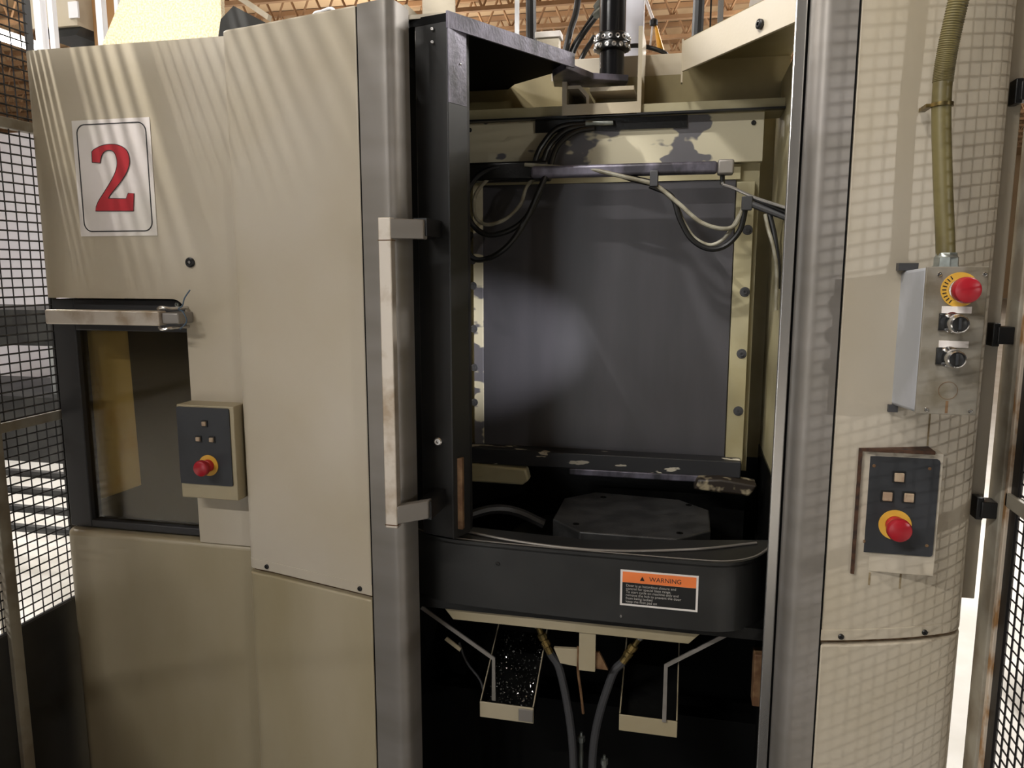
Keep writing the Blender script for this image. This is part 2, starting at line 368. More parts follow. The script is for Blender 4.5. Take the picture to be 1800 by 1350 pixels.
# ------------------------------------------------------------------ operator panels (two of them)
def estop(parent, x, y, z, s=1., ring=True):
    if ring:
        m = MB(); m.lathe((x, y, z), (0, -1, 0), [(0, .027 * s), (.002, .027 * s), (.002, .0165 * s), (.001, .016 * s)], 32)
        m.build('yellow_ring', 'yellow_ring', parent)
    b = MB(); b.lathe((x, y, z), (0, -1, 0), [(0, .0155 * s), (.012 * s, .0155 * s), (.013 * s, .0135 * s), (.022 * s, .0135 * s)], 28)
    st = b.build('button_collar', 'red_print', parent)
    m = MB(); m.lathe((x, y, z), (0, -1, 0), [(.020 * s, .013 * s), (.022 * s, .0185 * s), (.026 * s, .0205 * s), (.033 * s, .0205 * s), (.037 * s, .0185 * s), (.039 * s, .014 * s), (.040 * s, .002)], 32)
    return m.build('mushroom_button', 'red_button', parent)
def push(parent, x, y, z, w=.0105):
    m = MB(); m.box((x - w * .5 - .0025, y - .002, z - w * .5 - .0025), (x + w * .5 + .0025, y, z + w * .5 + .0025)); b = m.build('button_bezel', 'black_rubber', parent)
    m = MB(); m.box((x - w * .5, y - .006, z - w * .5), (x + w * .5, y - .001, z + w * .5)); m.build('push_button', 'button_lens', parent, bevel=.0015)

opA = thing('operator_panel', 'small black operator panel with red emergency stop in cream box beside the viewing window', 'control panel', (-1.077, 1.57, 1.065))
m = MB(); m.box((-1.152, 1.545, 1.063), (-1.004, 1.601, 1.286)); m.build('housing', 'cream_dark', opA, bevel=.002)
m = MB(); m.prism(rrect(-1.151, 1.098, -1.0145, 1.281, .004), 1.542, 1.546, 'y'); m.build('face_plate', 'panel_black', opA)
push(opA, -1.078, 1.542, 1.244); push(opA, -1.096, 1.542, 1.207); push(opA, -1.061, 1.542, 1.207)
estop(opA, -1.074, 1.542, 1.145, .92)

opB = thing('operator_panel', 'black operator panel with three square buttons and red emergency stop on the gate side cover', 'control panel', (.39, 1.53, 1.03))
m = MB(); m.box((.3225, 1.500, 1.032), (.463, 1.56, 1.266)); m.build('housing', 'cream', opB, bevel=.002)
m = MB(); m.prism(rrect(.329, 1.071, .457, 1.256, .006), 1.4965, 1.5005, 'y'); m.build('face_plate', 'panel_black', opB)
m = MB(); m.box((.3165, 1.486, 1.03), (.3225, 1.56, 1.268)); m.box((.3165, 1.488, 1.266), (.445, 1.56, 1.272)); m.build('rust_gap', 'rust', opB)
for x, z in ((.346, 1.238), (.440, 1.238), (.338, 1.092), (.446, 1.092)): screw(x, 1.4967, z, .003, 'rust_streak', opB, d=.001)
push(opB, .3895, 1.4965, 1.2195, .0165); push(opB, .372, 1.4965, 1.182, .0165); push(opB, .4085, 1.4965, 1.182, .0165)
estop(opB, .389, 1.4965, 1.128, 1.05)

# ------------------------------------------------------------------ bulged front covers and steel trims
ZS = .892
LP = spline2([(-1.000, 1.612), (-.9995, 1.582), (-.990, 1.566), (-.968, 1.5585), (-.93, 1.551), (-.826, 1.524), (-.729, 1.4985), (-.6465, 1.477)], 6)
RP = spline2([(.2695, 1.479), (.332, 1.4945), (.431, 1.527), (.50, 1.558), (.532, 1.579), (.549, 1.605), (.555, 1.640), (.556, 1.665)], 6)
def cover(profile, z0, z1, m, parent, name, dy=0., bev=.004):
    back = [(x, 1.70) for x, y in (profile[-1], profile[0])]
    pts = [(x, y + dy) for x, y in profile] + back
    b = MB(); b.prism(pts, z0, z1); return b.build(name, m, parent, bevel=bev)
fcA = thing('front_cover', 'bulged cream front cover between the numbered cabinet and the steel door trim', 'machine cover', (-.82, 1.6, 0))
up = cover(LP, ZS + .002, 2.104, 'cream', fcA, 'upper_cover')
lo = cover(LP, 0, ZS - .006, 'cream_dark', fcA, 'lower_cover', -.004)
cover([(x, y + .012) for x, y in LP], ZS - .01, ZS + .006, 'rust_streak', fcA, 'seam', 0, 0)
def cover_y(P, x):
    for (a, b), (c, d) in zip(P, P[1:]):
        if a <= x <= c: return b + (d - b) * (x - a) / (c - a + 1e-9)
cover(LP[6:], ZS + .003, ZS + .026, 'cream', up, 'hem', -.0014, .0006)
for x in (-.943, -.678): screw(x, -.0014 + cover_y(LP, x), ZS + .014, .0055, 'black_rubber', up, 'screw')
fcB = thing('front_cover', 'bulged cream front cover carrying conduit, switch box and operator panel next to gate', 'machine cover', (.41, 1.6, 0))
up = cover(RP, ZS + .002, 2.16, 'cream', fcB, 'upper_cover')
lo = cover(RP, 0, ZS - .006, 'cream', fcB, 'lower_cover', -.002)
cover([(x, y + .012) for x, y in RP], ZS - .01, ZS + .006, 'rust_streak', fcB, 'seam', 0, 0)
cover(RP[:-8], ZS + .003, ZS + .024, 'cream', up, 'hem', -.0014, .0006)
for x in (.307, .468): screw(x, -.0014 + cover_y(RP, x), ZS + .011, .0055, 'black_rubber', up, 'screw')
MB().box((.558, 1.650, .935), (.588, 1.70, 2.2)).build('edge_flange', 'cream', fcB, bevel=.002)
for x, z0, z1 in ((.353, 1.005, 1.03), (.412, .995, 1.03), (.443, 1.273, 1.36)):
    y = cover_y(RP, x); m = MB(); m.box((x - .0018, y - .0006, z0), (x + .0018, y + .004, z1)); m.build('rust_run', 'stain', up)
def trim(P, z0, z1, parent, name, m='steel', th=.003):
    n = len(P); b = MB(); P = [Vector((x, y)) for x, y in P]; off = []
    for i in range(n):
        t = (P[min(i + 1, n - 1)] - P[max(i - 1, 0)]).normalized(); off.append(P[i] + Vector((-t.y, t.x)) * th)
    b.prism([(p.x, p.y) for p in P] + [(p.x, p.y) for p in off[::-1]], z0, z1); return b.build(name, m, parent)
LT = spline2([(-.6435, 1.4755), (-.61, 1.4655), (-.584, 1.459), (-.573, 1.462), (-.5635, 1.474), (-.559, 1.50), (-.558, 1.53)], 6)
RT = spline2([(.196, 1.55), (.197, 1.505), (.2015, 1.481), (.210, 1.469), (.222, 1.4655), (.24, 1.469), (.2665, 1.4765)], 6)
tA = thing('door_trim', 'brushed steel corner trim beside the rotary door handle', 'trim', (-.6, 1.48, 0))
trim(LT, 0, 2.104, tA, 'steel_strip')
MB().box((-.6465, 1.4765, 0), (-.6435, 1.50, 2.1)).build('dark_seam', 'black_void', tA)
tB = thing('door_trim', 'brushed steel corner trim between the chamber opening and switch box cover', 'trim', (.22, 1.48, 0))
trim(RT, 0, 2.16, tB, 'steel_strip')
MB().box((.2665, 1.4775, 0), (.2693, 1.50, 2.16)).build('dark_seam', 'black_void', tB)
m = MB(); m.box((.1715, 1.535, 0), (.1915, 1.545, 2.16)); m.build('inner_strip', 'steel_bright', tB, bevel=.002)
m = MB(); m.box((.1915, 1.542, 0), (.197, 1.56, 2.16)); m.build('dark_seam', 'black_void', tB)

# ------------------------------------------------------------------ rotary door at the chamber opening
rd = thing('rotary_door', 'black rotary door edge with long steel pull handle swung open beside the chamber', 'door', (-.52, 1.6, 1.0))
m = MB(); m.prism([(-.560, 1.570), (-.484, 1.549), (-.462, 1.602), (-.462, 1.63), (-.560, 1.63)], 1.012, 2.098); ps = m.build('post', 'black_paint', rd, bevel=.002)
m = MB(); m.prism([(-.4837, 1.5485), (-.4615, 1.6015), (-.4600, 1.6015), (-.482, 1.5485)], 1.93, 2.098); m.build('edge_strip', 'oily_edge', rd)  # paler top length paints in the light falling on this edge
m = MB(); m.prism([(-.4837, 1.5485), (-.4615, 1.6015), (-.4605, 1.6015), (-.4828, 1.5485)], 1.012, 1.93); m.build('edge_strip', 'black_paint', rd)
m = MB(); m.box((-.478, 1.562, 1.03), (-.466, 1.575, 1.19)); m.build('wear_strip', 'rust_streak', rd)
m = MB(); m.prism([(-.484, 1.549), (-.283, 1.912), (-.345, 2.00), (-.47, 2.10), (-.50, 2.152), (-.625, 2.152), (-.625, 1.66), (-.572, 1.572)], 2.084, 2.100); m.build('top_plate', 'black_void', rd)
m = MB(); m.prism([(-.483, 1.547), (-.281, 1.912), (-.285, 1.915), (-.487, 1.55)], 2.072, 2.104); m.build('plate_edge', 'oily_edge', rd)
m = MB(); m.prism([(-.30, 1.90), (-.345, 1.97), (-.36, 2.08), (-.18, 2.14), (-.165, 2.06), (-.25, 2.02)], 2.068, 2.084); m.build('pivot_arm', 'oily_edge', rd, bevel=.002)
m = MB(); m.box((-.572, 1.565, 2.098), (-.486, 1.571, 2.106)); m.box((-.580, 1.56, 2.098), (-.572, 1.66, 2.125)); m.box((-.572, 1.655, 2.098), (-.50, 1.66, 2.165)); m.build('top_bracket', 'cream', rd)
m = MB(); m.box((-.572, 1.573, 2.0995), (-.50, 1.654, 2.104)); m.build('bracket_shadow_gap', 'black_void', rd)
for z in (2.048, 2.073): screw(-.517, 1.5555, z, .0035, 'steel_bright', rd)
screw(-.5165, 1.5555, 1.228, .009, 'steel_bright', rd, d=.008)
screw(-.469, 1.585, 2.01, .003, 'steel_bright', rd)
# pull handle: square bar with two stand-offs
hx0, hx1 = -.582, -.556
m = MB(); m.prism([(1.404, 1.078), (1.426, 1.078), (1.426, 1.695), (1.404, 1.695)], hx0, hx1, 'x'); hd = m.build('pull_handle', 'steel_handle', rd, bevel=.002)
m = MB(); m.prism([(hx1, 1.404), (-.507, 1.452), (-.507, 1.475), (hx1, 1.43)], 1.655, 1.693); m.build('handle_bracket', 'steel', hd, bevel=.002)
m = MB(); m.prism([(hx1, 1.404), (-.507, 1.452), (-.507, 1.475), (hx1, 1.43)], 1.087, 1.125); m.build('handle_bracket', 'steel', hd, bevel=.002)
for z0 in (1.652, 1.085): MB().box((hx0 - .0006, 1.4034, z0 - .001), (hx1 + .0006, 1.427, z0 + .001)).build('handle_joint', 'rust_streak', hd)
for z0, z1 in ((1.662, 1.696), (1.083, 1.122)):
    m = MB(); m.box((-.530, 1.46, z0), (-.503, 1.56, z1)); m.build('handle_standoff', 'black_rubber', hd)

# ------------------------------------------------------------------ work chamber
ch = thing('work_chamber', 'peeling cream pallet chamber with dark grey partition sheet inside the opening', 'machine chamber', (-.2, 2.1, 0))
bw = MB().box((-.66, 2.10, 1.06), (.168, 2.14, 1.99)).build('back_wall', 'cream_inner', ch)
MB().box((-.66, 2.10, .86), (.168, 2.14, 1.06)).build('lower_wall', 'black_oily', ch)
MB().box((-.556, 2.088, 1.098), (.110, 2.10, 1.822)).build('partition_sheet', 'slate_sheet', ch, bevel=.001)
MB().box((.168, 2.26, 1.06), (.26, 2.30, 2.1)).build('recess_wall', 'cream_inner', ch)
MB().box((.168, 2.26, .5), (.26, 2.30, 1.06)).build('lower_wall', 'black_oily', ch)
MB().box((.215, 1.56, 1.10), (.235, 2.30, 2.07)).build('side_wall', 'cream_inner', ch)
MB().box((.212, 1.56, .86), (.235, 2.30, 1.10)).build('lower_wall', 'black_oily', ch)
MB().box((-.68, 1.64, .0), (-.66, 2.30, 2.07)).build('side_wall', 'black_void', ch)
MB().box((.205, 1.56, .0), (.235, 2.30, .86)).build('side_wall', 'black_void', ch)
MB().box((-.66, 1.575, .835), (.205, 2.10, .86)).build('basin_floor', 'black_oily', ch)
MB().box((-.66, 2.02, .0), (.205, 2.05, .835)).build('lower_back', 'black_void', ch)  # back and side walls black, painting in the darkness below the apron
MB().box((.112, 2.078, 1.072), (.156, 2.10, 1.815)).build('border_strip', 'cream_inner', ch, bevel=.001)
MB().box((-.584, 2.085, 1.09), (-.5565, 2.10, 1.825)).build('border_strip', 'peeling', ch, bevel=.001)
MB().box((-.612, 2.06, 1.06), (-.594, 2.10, 1.86)).build('border_strip', 'cream_inner', ch, bevel=.001)
MB().box((-.61, 2.065, 1.862), (.170, 2.10, 1.982)).build('top_plate', 'peeling', ch, bevel=.001)
MB().box((-.58, 2.084, 1.822), (.120, 2.10, 1.860)).build('top_band', 'cream_inner', ch)
MB().box((-.405, 2.058, 1.950), (-.016, 2.07, 1.980)).build('slot_cover', 'black_oily', ch)
MB().box((-.612, 2.03, 1.056), (.150, 2.10, 1.100)).build('bottom_ledge', 'peeling_dark', ch, bevel=.003)
MB().box((-.30, 2.026, 1.040), (.06, 2.08, 1.058)).build('ledge_lip', 'oily_edge', ch, bevel=.003)
MB().prism([(-.610, 1.004), (-.43, 1.004), (-.412, 1.018), (-.42, 1.05), (-.610, 1.058)], 2.02, 2.06, 'y').build('cast_boss', 'cream_inner', ch, bevel=.006)
MB().prism([(.03, 1.03), (.17, 1.02), (.19, 1.05), (.1, 1.062), (.04, 1.058)], 1.99, 2.06, 'y').build('cast_boss', 'boss_worn', ch, bevel=.006)
for x, z in ((.143, 1.695), (.143, 1.538), (.142, 1.378), (.140, 1.226)):
    b = MB(); b.lathe((x, 2.078, z), (0, -1, 0), [(0, .013), (.0015, .012), (.0018, .006), (.006, .006), (.006, .003), (.003, .003)], 16); b.build('bolt', 'hose_gray', ch)
for x, z in ((-.586, 1.62), (-.585, 1.55), (-.584, 1.43), (-.583, 1.32), (-.584, 1.22)):
    b = MB(); b.lathe((x, 2.085, z), (0, -1, 0), [(0, .011), (.0015, .010), (.0018, .005), (.006, .005), (.006, .002)], 14); b.build('bolt', 'hose_gray', ch)
for x, z in ((-.585, 1.965), (.145, 1.955)): screw(x, 2.065, z, .006, 'black_rubber', ch, 'bolt')
MB().box((-1.0, 1.71, 2.085), (-.625, 2.32, 2.100)).build('roof_sheet', 'black_void', ch)  # hidden sheet added to keep lamp stripes off the fascia
# sill and fascia over the back wall
MB().box((-.64, 2.045, 1.986), (-.332, 2.16, 2.012)).build('sill', 'cream_inner', ch)
MB().box((-.130, 2.045, 1.980), (.215, 2.16, 2.008)).build('sill', 'cream_inner', ch)
MB().box((-.64, 2.03, 1.980), (.215, 2.05, 1.985)).build('gasket', 'black_rubber', ch)
MB().box((-.66, 2.155, 2.0), (-.13, 2.18, 2.10)).build('fascia', 'cream_grime_shade', ch)
MB().box((-.66, 2.155, 2.10), (-.38, 2.18, 2.135)).build('fascia', 'cream_grime_shade', ch)
MB().box((-.13, 2.155, 2.0), (.235, 2.18, 2.10)).build('fascia', 'cream_grime_shade', ch)
MB().box((-.033, 2.155, 2.10), (.235, 2.18, 2.142)).build('fascia', 'cream_grime_shade', ch)
MB().box((-.36, 2.20, 2.10), (.05, 2.24, 2.165)).build('top_beam', 'cream', ch, bevel=.002)
# pivot bracket
MB().box((-.330, 2.03, 1.985), (-.318, 2.18, 2.13)).build('bracket_side', 'cream', ch)
MB().box((-.140, 2.03, 1.985), (-.130, 2.18, 2.19)).build('bracket_side', 'cream', ch)
MB().box((-.318, 2.03, 1.982), (-.140, 2.18, 2.012)).build('bracket_base', 'cream', ch)
MB().box((-.318, 2.165, 2.012), (-.140, 2.175, 2.10)).build('bracket_back', 'cream_inner', ch)
MB().prism([(-.318, 2.06), (-.285, 2.06), (-.262, 2.035), (-.262, 2.012), (-.268, 2.012), (-.27, 2.03), (-.29, 2.052), (-.318, 2.052)], 2.04, 2.16, 'y').build('bracket_bend', 'cream', ch)
MB().box((-.262, 2.05, 2.045), (-.15, 2.15, 2.055)).build('bearing_plate', 'cream', ch)
# roof cover on the gate side
rc = thing('roof_cover', 'cream folded roof cover with round bolt above the chamber opening', 'machine cover', (.1, 1.9, 2.07))
m = MB(); m.prism([(.190, 1.650), (-.032, 2.000), (-.026, 2.004), (.196, 1.654)], 2.070, 2.140); m.build('fascia', 'cream', rc, bevel=.001)
m = MB(); m.prism([(.190, 1.652), (-.03, 2.002), (-.03, 2.155), (.235, 2.155), (.235, 1.652)], 2.132, 2.142); m.build('roof_sheet', 'cream_grime_shade', rc)
m = MB(); m.box((-.034, 2.000, 2.045), (-.030, 2.02, 2.145)); m.build('end_flange', 'cream', rc)
b = MB(); b.lathe((.128, 1.746, 2.095), Vector((-.85, -.53, 0)), [(0, .010), (.006, .010), (.008, .007), (.008, .004), (.004, .004)], 18); b.build('bolt', 'black_rubber', rc)
MB().prism([(.02, 2.02), (.075, 1.95), (.085, 1.97), (.03, 2.04)], 2.142, 2.165).build('sheet_clip', 'white_paint', rc)

# ------------------------------------------------------------------ hydraulic cylinder over the pivot
cy = thing('hydraulic_cylinder', 'black hydraulic cylinder with ring of bolt heads above the chamber', 'cylinder', (-.212, 2.10, 2.084))
b = MB(); b.lathe((-.212, 2.10, 2.084), (0, 0, 1), [(0, .032), (.075, .032), (.075, .036), (.082, .036)], 32); b.build('rod_sleeve', 'black_gloss', cy)
b = MB(); b.lathe((-.212, 2.10, 2.150), (0, 0, 1), [(0, .036), (.004, .044), (.018, .046), (.020, .045), (.022, .047), (.040, .045), (.044, .040)], 32); fl = b.build('flange', 'black_oily', cy)
b = MB(); b.lathe((-.212, 2.10, 2.19), (0, 0, 1), [(0, .034), (.6, .034)], 32); b.build('barrel', 'black_gloss', cy)
for k in range(16):
    a = 2 * math.pi * k / 16
    for zz, off in ((2.180, 0), (2.160, .2)):
        d = Vector((math.cos(a + off), math.sin(a + off), 0)); p = Vector((-.212, 2.10, zz)) + d * .0445
        b = MB(); b.lathe(p, d, [(0, .006), (.003, .006), (.0035, .003), (.001, .003)], 10); b.build('bolt', 'steel_bright', fl)

def hose(name, label, pts, r, m, cat='hose', group=None, n=10, parent=None):
    b = MB(); b.tube(spline(pts, n), r, 10); o = b.build(name, m)
    return tag(o, label, cat, group)
hose('hydraulic_hose', 'thick black hose rising steeply beside the hydraulic cylinder', [(-.36, 2.22, 2.16), (-.345, 2.25, 2.25), (-.33, 2.28, 2.33), (-.32, 2.3, 2.5)], .009, 'black_rubber')
hose('hydraulic_hose', 'black hose bent to the upper port of the hydraulic cylinder', [(-.36, 2.25, 2.14), (-.34, 2.26, 2.21), (-.30, 2.25, 2.262), (-.25, 2.16, 2.29)], .006, 'black_rubber')
hose('hydraulic_hose', 'black hose bent to the lower port of the hydraulic cylinder', [(-.345, 2.23, 2.14), (-.33, 2.24, 2.20), (-.30, 2.23, 2.242), (-.25, 2.14, 2.262)], .006, 'black_rubber')
for zz, lb in ((2.29, 'zinc elbow fitting on the upper cylinder port'), (2.262, 'zinc elbow fitting on the lower cylinder port')):
    b = MB(); b.tube([(-.262, 2.17 if zz > 2.27 else 2.15, zz - .003), (-.236, 2.12, zz + .004)], .010, 6); tag(b.build('port_fitting', 'zinc'), lb, 'fitting')
hose('hydraulic_hose', 'black hose curling from the cylinder flange over the cream beam', [(-.24, 2.18, 2.18), (-.20, 2.24, 2.20), (-.15, 2.26, 2.205), (-.09, 2.26, 2.186), (-.07, 2.28, 2.17)], .006, 'black_rubber')
hose('hydraulic_hose', 'black hose looping down behind the cylinder flange', [(-.27, 2.2, 2.22), (-.30, 2.23, 2.19), (-.32, 2.23, 2.15)], .007, 'black_rubber')

# things standing on the machine behind the cylinder
m = MB(); m.box((-.215, 2.32, 2.0), (-.147, 2.36, 3.0)); tag(m.build('support_column', 'white_smear', bevel=.002), 'white painted column with black smears behind the cylinder', 'column')
m = MB(); m.box((-.548, 2.45, 2.0), (-.536, 2.462, 3.0)); tag(m.build('support_post', 'white_paint'), 'thin white post behind the door top plate', 'post')
m = MB(); m.tube([(-.492, 2.45, 2.0), (-.505, 2.45, 3.0)], .016, 10); tag(m.build('cable_pipe', 'black_rubber'), 'black vertical pipe behind the small cream box', 'pipe')
m = MB(); m.tube([(-.002, 2.44, 2.0), (.012, 2.44, 3.0)], .017, 10); tag(m.build('cable_pipe', 'black_rubber'), 'black vertical pipe behind the roof cover fascia', 'pipe')
m = MB(); m.box((.058, 2.46, 2.0), (.074, 2.474, 3.0)); tag(m.build('support_post', 'steel_bright'), 'thin bright steel post behind the roof cover', 'post')
m = MB(); m.box((.036, 2.48, 2.0), (.041, 2.485, 3.0)); tag(m.build('support_rod', 'black_rubber'), 'thin black rod behind the roof cover', 'rod')
m = MB(); m.prism([(.135, 2.25), (.19, 2.25), (.19, 2.5), (.165, 2.5)], 2.50, 2.53, 'y'); tag(m.build('leaning_board', 'paper'), 'pale leaning board behind the roof cover', 'board')
jb = thing('junction_box', 'small cream junction box with pale lid beside the black pipe', 'box', (-.43, 2.42, 2.16))
MB().box((-.468, 2.40, 2.16), (-.402, 2.44, 2.282)).build('body', 'cream', jb, bevel=.002)
MB().box((-.474, 2.395, 2.282), (-.396, 2.445, 2.300)).build('lid', 'paper', jb, bevel=.002)
pc = thing('pull_cord', 'white pull cord with dark clamp and orange end piece', 'cord', (-.12, 2.5, 2.17))
MB().tube([(-.16, 2.5, 2.55), (-.153, 2.5, 2.40), (-.130, 2.5, 2.342)], .005, 8).build('cord', 'paper', pc)
b = MB(); b.lathe((-.128, 2.5, 2.335), (0, 0, 1), [(-.012, .006), (-.009, .012), (.004, .013), (.010, .006)], 12); b.build('clamp', 'black_rubber', pc)
b = MB(); b.tube([(-.122, 2.5, 2.325), (-.104, 2.5, 2.25)], .004, 8, .011); b.build('orange_end', 'orange_plastic', pc)
b = MB(); b.tube([(-.131, 2.5, 2.325), (-.137, 2.5, 2.265)], .003, 8); b.build('cord_tail', 'paper', pc)

# ------------------------------------------------------------------ air pipe, clips and hoses in the chamber
ap = thing('air_pipe', 'grey square air pipe with clip and round end block across the chamber', 'pipe', (-.15, 1.985, 1.82))
MB().box((-.40, 1.97, 1.825), (.06, 1.998, 1.855)).build('pipe', 'oily_edge', ap, bevel=.008)
MB().box((.06, 1.965, 1.822), (.098, 2.003, 1.857)).build('end_block', 'steel', ap, bevel=.005)
MB().tube([(.072, 1.985, 1.825), (.073, 1.985, 1.80)], .006, 8).build('end_stub', 'black_rubber', ap)
MB().box((-.10, 1.955, 1.796), (-.080, 1.985, 1.834)).build('hose_clip', 'hose_gray', ap, bevel=.002)
rod = thing('coolant_rod', 'thin bright coolant rod with square block running to the side wall', 'pipe', (.14, 1.95, 1.72))
MB().tube(spline([(.073, 1.98, 1.803), (.076, 1.975, 1.797), (.10, 1.965, 1.788), (.15, 1.95, 1.763), (.222, 1.92, 1.735)]), .004, 8).build('rod', 'steel_bright', rod)
MB().box((.118, 1.945, 1.735), (.142, 1.965, 1.768)).build('block', 'hose_gray', rod, bevel=.002)
MB().tube([(.135, 1.955, 1.752), (.222, 1.94, 1.715)], .008, 10).build('lower_pipe', 'hose_gray', rod)
MB().tube([(.138, 1.955, 1.765), (.222, 1.935, 1.727)], .005, 10).build('upper_pipe', 'black_rubber', rod)
G = 'hoses looped inside the chamber'
hose('coolant_hose', 'pale hose forming the small inner loop under the air pipe', [(-.400, 2.02, 1.83), (-.415, 1.99, 1.803), (-.429, 1.985, 1.761), (-.467, 1.98, 1.725), (-.513, 1.98, 1.711), (-.547, 1.99, 1.726), (-.556, 1.995, 1.763), (-.547, 2.0, 1.799), (-.513, 2.01, 1.834), (-.467, 2.02, 1.847), (-.40, 2.03, 1.85)], .0048, 'hose_light', group=G)
hose('coolant_hose', 'thick black hose forming the middle loop under the air pipe', [(-.37, 1.99, 1.82), (-.381, 1.98, 1.780), (-.403, 1.975, 1.737), (-.440, 1.97, 1.702), (-.493, 1.965, 1.684), (-.531, 1.965, 1.692), (-.562, 1.97, 1.725), (-.572, 1.98, 1.769), (-.564, 1.99, 1.812), (-.530, 2.0, 1.847), (-.470, 2.01, 1.862), (-.39, 2.02, 1.866)], .0075, 'black_rubber', group=G)
hose('coolant_hose', 'thick black hose forming the lowest loop against the cream border', [(-.36, 1.98, 1.835), (-.379, 1.965, 1.786), (-.408, 1.96, 1.723), (-.445, 1.955, 1.666), (-.491, 1.955, 1.630), (-.537, 1.96, 1.620), (-.564, 1.97, 1.637), (-.574, 2.0, 1.665), (-.58, 2.05, 1.69)], .0075, 'black_rubber', group=G)
hose('coolant_hose', 'pale hose sagging from the pipe clip to the square block', [(-.42, 2.0, 1.862), (-.316, 1.985, 1.850), (-.244, 1.975, 1.842), (-.173, 1.965, 1.824), (-.096, 1.965, 1.804), (-.068, 1.965, 1.787), (-.026, 1.965, 1.752), (.022, 1.965, 1.711), (.070, 1.965, 1.694), (.103, 1.965, 1.700), (.122, 1.96, 1.74)], .0055, 'hose_light', group=G)
hose('coolant_hose', 'black hose hanging in a deep sag below the pale hose', [(-.10, 1.975, 1.80), (-.047, 1.975, 1.773), (-.025, 1.97, 1.718), (.004, 1.97, 1.670), (.045, 1.97, 1.646), (.085, 1.97, 1.653), (.117, 1.965, 1.689), (.128, 1.96, 1.742)], .007, 'black_rubber', group=G)
hose('coolant_hose', 'grey hose lying along the deep black sag', [(-.085, 1.985, 1.80), (-.040, 1.985, 1.76), (-.015, 1.982, 1.71), (.012, 1.98, 1.672), (.05, 1.98, 1.655), (.083, 1.98, 1.672), (.11, 1.975, 1.715), (.126, 1.965, 1.75)], .0048, 'hose_light', group=G)
hose('coolant_hose', 'black hose curving along the back of the air pipe', [(-.40, 2.01, 1.85), (-.30, 2.0, 1.846), (-.2, 1.99, 1.836), (-.14, 1.985, 1.818), (-.09, 1.98, 1.805)], .0085, 'black_rubber', group=G)
for k, lb in enumerate(('black feed hose nearest the slot end bending down from the slot cover', 'black feed hose bending down from the slot cover between two others', 'black feed hose bending down from the slot cover, outermost bend')):
    dx = -.022 * k; dz = .006 * k
    hose('feed_hose', lb, [(-.25 + dx * .4, 2.05, 1.955 + dz), (-.295 + dx, 2.035, 1.945 + dz), (-.335 + dx, 2.025, 1.915), (-.352 + dx, 2.015, 1.875), (-.355 + dx, 2.0, 1.83)], .0072, 'black_rubber', group=G)
b = MB(); b.tube([(-.27, 2.045, 1.967), (-.245, 2.045, 1.967), (-.20, 2.046, 1.966)], .009, 8, .006); tag(b.build('hose_coupling', 'zinc'), 'bright hose coupling on the slot cover', 'fitting')
hose('coolant_hose', 'pale hose dropping along the side wall under the coolant rod', [(.172, 1.945, 1.725), (.180, 1.94, 1.69), (.192, 1.93, 1.65), (.203, 1.93, 1.59), (.206, 1.93, 1.5)], .0045, 'hose_light', group=G)
hose('coolant_hose', 'black hose dropping along the side wall behind the pale one', [(.182, 1.95, 1.725), (.192, 1.945, 1.69), (.200, 1.94, 1.65), (.207, 1.935, 1.60), (.208, 1.935, 1.55)], .006, 'black_rubber', group=G)
m = MB(); m.box((-.575, 2.0, 1.825), (-.36, 2.06, 1.872)); tag(m.build('manifold_block', 'black_oily', bevel=.006), 'oily black manifold block behind the hose loops', 'manifold')

wk = thing('fill_lamp', 'added unseen fill lamp behind the steel door trim, lighting the partition sheet', 'lamp', (.205, 1.60, 1.44))  # hidden lamp added for the soft highlight on the partition sheet
MB().lathe((.2145, 1.60, 1.44), Vector((-.78, .62, 0)), [(0, .012), (.010, .014), (.018, .014), (.018, .011)], 20).build('housing', 'black_rubber', wk)
MB().lathe((.2145 - .78 * .0175, 1.60 + .62 * .0175, 1.44), Vector((-.78, .62, 0)), [(0, .0105), (.001, .0105)], 16).build('lens', 'fill_glow', wk)
l = bpy.data.lights.new('fill_spot', 'SPOT'); l.energy = 44; l.spot_size = R(30); l.spot_blend = 1.; l.shadow_soft_size = .01; l.color = (.95, .95, 1)
o = bpy.data.objects.new('fill_spot_light', l); COL.objects.link(o); o.location = (.196, 1.616, 1.44)
o.rotation_euler = (Vector((-.515, 2.088, 1.385)) - Vector(o.location)).to_track_quat('-Z', 'Y').to_euler(); attach(o, wk)

# ------------------------------------------------------------------ pallet and turntable
tt = thing('pallet_changer', 'dark round turntable with eight sided pallet inside the chamber', 'turntable', (-.17, 1.85, .86))
b = MB(); b.lathe((-.19, 1.84, .86), (0, 0, 1), [(0, .22), (.06, .24), (.07, .23), (.07, .1)], 48); b.build('turntable', 'black_oily', tt)
cxp, cyp, hw, ct = -.115, 1.875, .185, .075
oct_ = [(cxp - hw, cyp - hw + ct), (cxp - hw + ct, cyp - hw), (cxp + hw - ct, cyp - hw), (cxp + hw, cyp - hw + ct), (cxp + hw, cyp + .12 - ct), (cxp + hw - ct, cyp + .12), (cxp - hw + ct, cyp + .14), (cxp - hw, cyp + .14 - ct)]
m = MB(); m.prism(oct_, .935, 1.0); m.build('pallet', 'pallet', tt, bevel=.004)
for k, (x, y) in enumerate(((-.24, 1.74), (0.0, 1.73), (.02, 1.95), (-.2, 1.97))):
    b = MB(); b.lathe((x, y, 1.0), (0, 0, 1), [(0, .008), (.001, .008), (.001, .004), (-.004, .004)], 12); b.build('pallet_hole', 'black_void', tt)
MB().tube(spline([(-.54, 1.72, .99), (-.46, 1.77, 1.01), (-.40, 1.80, 1.0), (-.33, 1.81, .97)]), .012, 8).build('clamp_arm', 'black_paint', tt)

